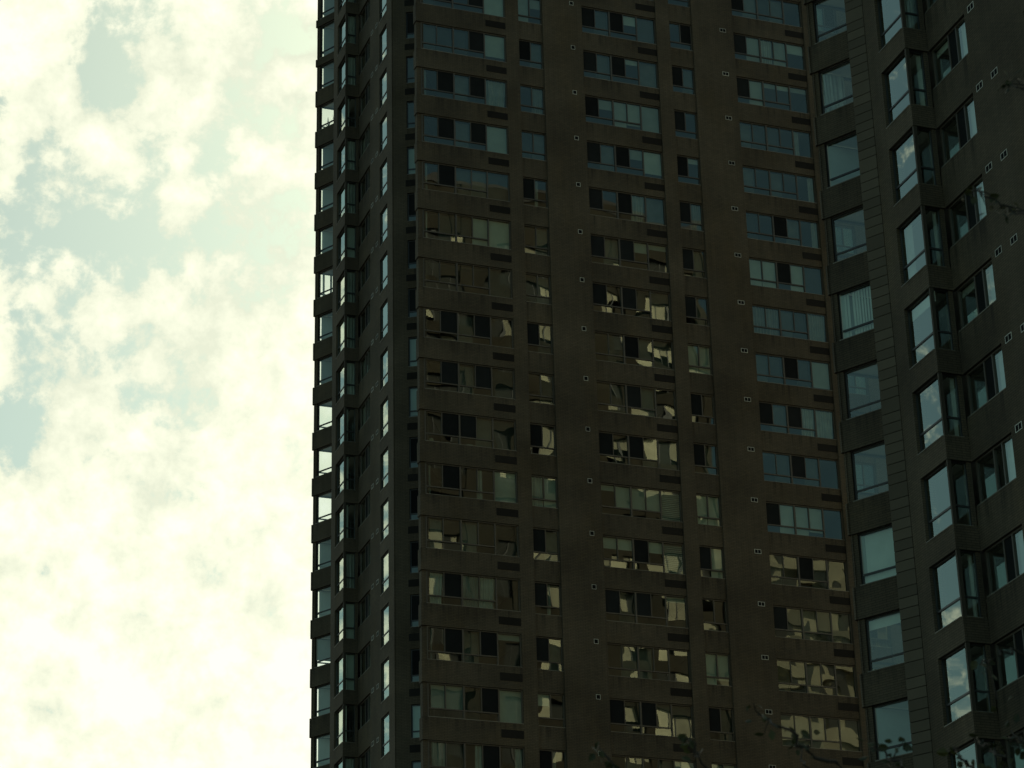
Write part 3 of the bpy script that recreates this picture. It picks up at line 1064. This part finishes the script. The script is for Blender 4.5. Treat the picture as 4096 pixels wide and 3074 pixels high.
# ================================================================== sunlit stone tower across the street (mirrored in the right-hand windows)
stone = thing('stone_office_block', 'cream stone office block across the street, mirrored in the lower windows', 'building', (92.0, 34.0, 0.0))
M['stone'] = simple('cream_stone', (0.32, 0.28, 0.18), 0.8, 0.0, 0.5, 0.35)
FSt = face(Vector((118, 62, 0)), AZ_G + 170)
pier(stone, FSt, 0, 62, 0, 88, 0.5, 20, 'wall', 'stone')
for i in range(27):
    link('ledge', shared(('ledge',), 'ledge', M['stone'], lambda b: b.box(0, 62, 0.0, 0.498, 0, 1.1)), stone, FSt @ TZ((0, 0, 3.2 * i + 0.4)))
for i in range(27):
    link('window_band', shared(('wband',), 'window_band', M['back_glass'], lambda b: [b.box(0.6 + 2.4 * k, 1.9 + 2.4 * k, 0.40, 0.497, 0, 1.9) for k in range(25)]), stone,
         FSt @ TZ((0, 0, 3.2 * i + 1.6)))

# ================================================================== ground
def noise_ground():
    m, n, l = mat('asphalt')
    o = N(n, 'ShaderNodeOutputMaterial')
    b = N(n, 'ShaderNodeBsdfPrincipled')
    l.new(b.outputs[0], o.inputs[0])
    t = N(n, 'ShaderNodeTexNoise')
    t.inputs['Scale'].default_value = 0.4
    t.inputs['Detail'].default_value = 8
    cr = N(n, 'ShaderNodeValToRGB')
    cr.color_ramp.elements[0].color = (0.04, 0.04, 0.038, 1)
    cr.color_ramp.elements[1].color = (0.075, 0.072, 0.065, 1)
    l.new(t.outputs['Fac'], cr.inputs[0])
    l.new(cr.outputs[0], b.inputs['Base Color'])
    b.inputs['Roughness'].default_value = 0.9
    return m


g = link('ground', MB().box(-2500, 2500, -2500, 2500, -1.0, 0.0).mesh('ground', noise_ground()))
g['kind'] = 'structure'


# ================================================================== young street tree close to the camera
def at(x, y, dist):
    return EYE + ray(x, y) * dist


def leaf_material():
    m, n, l = mat('young_leaf')
    o = N(n, 'ShaderNodeOutputMaterial')
    d = N(n, 'ShaderNodeBsdfPrincipled')
    d.inputs['Roughness'].default_value = 0.6
    t = N(n, 'ShaderNodeBsdfTranslucent')
    mx = N(n, 'ShaderNodeMixShader')
    mx.inputs[0].default_value = 0.25
    geo = N(n, 'ShaderNodeNewGeometry')
    nz = N(n, 'ShaderNodeTexNoise')
    nz.inputs['Scale'].default_value = 6.0
    l.new(geo.outputs['Position'], nz.inputs['Vector'])
    cr = N(n, 'ShaderNodeValToRGB')
    cr.color_ramp.elements[0].position = 0.35
    cr.color_ramp.elements[0].color = (0.014, 0.021, 0.006, 1)
    cr.color_ramp.elements[1].position = 0.7
    cr.color_ramp.elements[1].color = (0.050, 0.055, 0.012, 1)
    l.new(nz.outputs['Fac'], cr.inputs[0])
    l.new(cr.outputs[0], d.inputs['Base Color'])
    l.new(cr.outputs[0], t.inputs['Color'])
    l.new(d.outputs[0], mx.inputs[1])
    l.new(t.outputs[0], mx.inputs[2])
    l.new(mx.outputs[0], o.inputs[0])
    return m


M['leaf'] = leaf_material()
M['bark'] = simple('grey_brown_bark', (0.034, 0.028, 0.020), 0.9, 0.0, 0.25, 5.0)
DIST = 13.0
trunk_base = Vector((4.35, 12.2, 0))
tree = thing('street_tree', 'young tree with thin twigs and small new leaves in front of the towers', 'tree', trunk_base)
rt_ = random.Random(21)


def leafy(b, p, n, spread, size):
    """a spray of small folded leaves round a point"""
    for _ in range(n):
        q = p + Vector((rt_.gauss(0, spread), rt_.gauss(0, spread), rt_.gauss(0, spread)))
        L = size * rt_.uniform(.6, 1.25)
        a = Vector((rt_.gauss(0, 1), rt_.gauss(0, 1), rt_.gauss(-.5, .8))).normalized()
        s = a.cross(Vector((rt_.gauss(0, 1), rt_.gauss(0, 1), rt_.gauss(0, 1)))).normalized() * L * .36
        up = a.cross(s).normalized() * L * .10
        i = len(b.v)
        b.v += [tuple(q), tuple(q + a * L * .35 + s + up), tuple(q + a * L * .75 + s * .7 + up), tuple(q + a * L),
                tuple(q + a * L * .75 - s * .7 + up), tuple(q + a * L * .35 - s + up), tuple(q + a * L * .5)]
        b.f += [(i, i + 6, i + 1), (i + 1, i + 6, i + 2), (i + 2, i + 6, i + 3), (i + 3, i + 6, i + 4), (i + 4, i + 6, i + 5), (i + 5, i + 6, i)]


crown = MB()
wood = MB()
z1 = 11.0
tp = [trunk_base + Vector((0.10 * math.sin(z * .7), 0.08 * math.cos(z * .9) - .08, z)) for z in (0, 1.5, 3, 4.5, 6, 7.5, 9, 10.2, z1)]
wood.tube(tp, [.13, .115, .10, .09, .078, .062, .045, .028, .012], 8)


def trunk_at(z):
    return trunk_base + Vector((0.10 * math.sin(z * .7), 0.08 * math.cos(z * .9) - .08, z))


def branch(z0, pix, r0=.028, dist=DIST, leaves=()):
    """branch from the trunk through pixel points; leaves: (pixel x, y, count, spread)"""
    pts = [trunk_at(z0)] + [at(x, y, dist + rt_.uniform(-.25, .25)) for (x, y) in pix]
    fine = []
    for k in range(len(pts) - 1):
        for t in (0, .25, .5, .75):
            p = pts[k].lerp(pts[k + 1], t)
            fine.append(p + Vector((rt_.gauss(0, .012), rt_.gauss(0, .012), rt_.gauss(0, .012))))
    fine.append(pts[-1])
    n = len(fine)
    wood.tube(fine, [r0 * .45 * (1 - i / n) + .0025 for i in range(n)], 5)
    leafy(crown, pts[-1], 3, .02, .045)
    for (x, y, c, sp) in leaves:
        p = at(x, y, dist)
        near_p = min(fine, key=lambda f: (f - p).length)
        wood.tube([near_p, near_p.lerp(p, .5) + Vector((0, 0, .01)), p], [.005, .004, .003], 4)
        leafy(crown, p, max(2, int(c * .36)), sp * .8, .050)


branch(3.6, [(3700, 3330), (3420, 3130), (3300, 3050), (3190, 2960), (3110, 2900), (3045, 2870), (3015, 2815)],
       leaves=[(3030, 2860, 9, .025), (3085, 2895, 8, .025), (3055, 2940, 4, .02), (3190, 2950, 10, .035), (3230, 2985, 8, .04), (3140, 2925, 5, .03)])
branch(3.4, [(3560, 3420), (3330, 3160), (3230, 3060), (3180, 2990)], .02, leaves=[(3300, 3100, 5, .03)])
branch(3.3, [(3300, 3500), (2900, 3260), (2560, 3110), (2440, 3050), (2395, 2990)], .026,
       leaves=[(2400, 3010, 8, .025), (2425, 3060, 10, .03), (2460, 3075, 8, .03)])
branch(3.3, [(3300, 3420), (2950, 3180), (2800, 3060), (2760, 2960)], .022, leaves=[(2765, 2985, 12, .035), (2745, 2950, 6, .02), (2790, 3010, 6, .03)])
branch(3.9, [(3850, 3260), (3700, 3130), (3600, 3060), (3540, 3020), (3495, 2985)], .024,
       leaves=[(3500, 2975, 9, .028), (3520, 3010, 7, .025), (3600, 3030, 12, .03), (3612, 2970, 9, .025), (3560, 3030, 6, .03), (3585, 3060, 8, .03)])
branch(4.2, [(3980, 3200), (3920, 3090), (3870, 3050), (3835, 3020), (3815, 2990)], .022,
       leaves=[(3840, 3030, 7, .025), (3868, 3052, 8, .022), (3895, 3060, 8, .022), (3815, 2995, 6, .02)])
branch(4.4, [(4070, 3150), (4010, 3040), (3960, 2990), (3900, 2960)], .022, leaves=[(3900, 2960, 8, .03), (3985, 2985, 12, .04), (4030, 3020, 12, .05)])
branch(4.9, [(4160, 3010), (4080, 2960), (4040, 2930)], .02, leaves=[(4050, 2950, 14, .05), (4090, 2930, 14, .05), (4085, 3020, 14, .06)])
branch(5.2, [(4190, 2700), (4060, 2600), (3960, 2640), (3920, 2660)], .016, leaves=[(3925, 2650, 7, .03), (3945, 2690, 6, .03), (3990, 2800, 6, .03)])
branch(7.6, [(4230, 900), (4140, 860), (4070, 850), (4000, 810), (3950, 785), (3900, 765), (3875, 775)], .016, dist=13.6,
       leaves=[(3880, 775, 12, .03), (3925, 790, 8, .025), (3945, 825, 13, .035), (3975, 790, 8, .025), (4020, 850, 16, .035), (4030, 830, 6, .02), (4075, 850, 5, .02)])
branch(8.6, [(4260, 420), (4160, 370), (4085, 350), (4050, 330)], .016, dist=14.0, leaves=[(4050, 335, 12, .035), (4085, 360, 16, .05), (4025, 345, 5, .03)])
# the rest of the crown, beyond the edge of the picture
for _ in range(46):
    z = rt_.uniform(4.5, 10.6)
    a = rt_.uniform(-.9, 1.9)
    L = rt_.uniform(.7, 2.4) * (1 - (z - 4.5) / 9)
    p0 = trunk_at(z)
    p1 = p0 + Vector((math.cos(a) * L, math.sin(a) * L * .8, L * .75))
    if (p1 - EYE).normalized().dot(RT) / max((p1 - EYE).normalized().dot(FW), .1) < 2450 / FPX:
        continue
    pm = p0.lerp(p1, .5) + Vector((0, 0, .08))
    wood.tube([p0, pm, p1], [.018, .011, .004], 5)
    for t in (.55, .75, .9, 1.0):
        leafy(crown, p0.lerp(p1, t) + Vector((0, 0, .05)), 12, .10, .06)
link('trunk', wood.mesh('trunk', M['bark']), tree, Matrix())
link('crown', crown.mesh('crown', M['leaf']), tree, Matrix())

# ================================================================== things standing behind the panes
def on_sill(F, x, y, m, hs):
    return F @ TZ((x, y, zhead(m) - hs + 0.002))


M['plant'] = simple('spiky_leaf', (0.035, 0.050, 0.030), 0.6)
M['pot'] = simple('clay_pot', (0.20, 0.11, 0.06), 0.8)
M['shade'] = simple('lamp_shade_fabric', (0.55, 0.50, 0.36), 0.9)
M['carton'] = simple('carton_board', (0.42, 0.33, 0.20), 0.9, 0.0, 0.1, 3.0)
M['pale_box'] = simple('pale_box', (0.45, 0.56, 0.48), 0.8)
M['amber_box'] = simple('amber_box', (0.42, 0.26, 0.05), 0.8)
M['brass'] = simple('lamp_stem', (0.2, 0.15, 0.07), 0.4)

FA1 = face(A0, AZ_G + 60)


def shelf_z(m, hs):
    return zhead(m) - hs


# inner sill boards the things stand on
def sill_board(tower, F, x0, x1, y0, y1, m, hs):
    link('inner_sill', shared(('isill', round(x1 - x0, 3), round(y1 - y0, 3)), 'inner_sill', M['ceiling'],
                              lambda b: b.box(0, x1 - x0, 0, y1 - y0, -0.04, 0.0)), tower, F @ TZ((x0, y0, zhead(m) - hs)))


sill_board(main, FA1, 0.35, 2.9, 0.23, 0.55, 28, 1.71)
for i, (x, k) in enumerate(((0.72, 7), (1.25, 9))):
    Fm = on_sill(FA1, x, 0.36, 28, 1.71)
    pl = thing('potted_plant', ('spiky leaved potted plant behind the glazed corner window, nearer the corner post',
                                'taller spiky leaved potted plant behind the glazed corner window, away from the post')[i], 'plant', Fm.translation)
    pot = MB()
    rings = [(0.0, .055), (.02, .062), (.11, .078), (.125, .078)]
    for z, r in rings:
        pot.v += [(r * math.cos(t * math.pi / 5), r * math.sin(t * math.pi / 5), z) for t in range(10)]
    for k_ in range(3):
        for t in range(10):
            a, b_ = k_ * 10 + t, k_ * 10 + (t + 1) % 10
            pot.f.append((a, b_, b_ + 10, a + 10))
    pot.f += [tuple(range(9, -1, -1)), tuple(range(30, 40))]
    link('pot', pot.mesh('pot', M['pot']), pl, Fm)
    lv = MB()
    rr = random.Random(40 + i)
    for j in range(k * 2):
        a = rr.uniform(0, 6.28)
        lean = rr.uniform(.05, .30)
        Lh = rr.uniform(.40, .85)
        w = .034
        ca, sa = math.cos(a), math.sin(a)
        i0 = len(lv.v)
        lv.v += [(-sa * w, ca * w, .11), (sa * w, -ca * w, .11), (ca * lean * .5 + sa * w * .8, sa * lean * .5 - ca * w * .8, .11 + Lh * .6),
                 (ca * lean * .5 - sa * w * .8, sa * lean * .5 + ca * w * .8, .11 + Lh * .6), (ca * lean, sa * lean, .11 + Lh)]
        lv.f += [(i0, i0 + 1, i0 + 2, i0 + 3), (i0 + 3, i0 + 2, i0 + 4)]
    link('leaves', lv.mesh('leaves', M['plant']), pl, Fm)

sill_board(main, FG, 0.35, 4.8, 0.36, 0.72, 18, 1.66)
Fm = on_sill(FG, 0.72, 0.50, 18, 1.66)
lamp = thing('table_lamp', 'small table lamp with pale shade on a sill behind the glass', 'lamp', Fm.translation)
sh = MB()
for z, r in ((.10, .15), (.36, .10)):
    sh.v += [(r * math.cos(t * math.pi / 8), r * math.sin(t * math.pi / 8), z) for t in range(16)]
for t in range(16):
    sh.f.append((t, (t + 1) % 16, 16 + (t + 1) % 16, 16 + t))
sh.f.append(tuple(range(16, 32)))
link('lamp_shade', sh.mesh('lamp_shade', M['shade']), lamp, Fm)
link('lamp_base', MB().tube([(0, 0, 0), (0, 0, .02), (0, 0, .025), (0, 0, .30)], [.07, .07, .012, .012], 10).mesh('lamp_base', M['brass']), lamp, Fm)


def carton(x, w, d, h, m_, label, m=18, F=FG, hs=1.66):
    Fm = on_sill(F, x, 0.40, m, hs)
    b = MB().box(0, w, 0, d, 0, h)
    b.box(-.004, w + .004, -.004, d + .004, h * .80, h + .006)      # lid
    b.box(w * .42, w * .58, -.006, -.0045, 0, h * .78)              # tape
    o = link('carton', b.mesh('carton', M[m_]), None, Fm)
    return tag(o, label, 'box')


carton(1.42, .17, .2, .20, 'pale_box', 'small pale box on the sill two steps from the table lamp')
carton(2.52, .30, .22, .24, 'pale_box', 'pale green box beside an amber box on a window sill')
carton(2.84, .30, .22, .21, 'amber_box', 'amber coloured box beside a pale green box on a window sill')
carton(3.85, .56, .25, .46, 'carton', 'large brown carton behind the widest pane, along from the amber box')
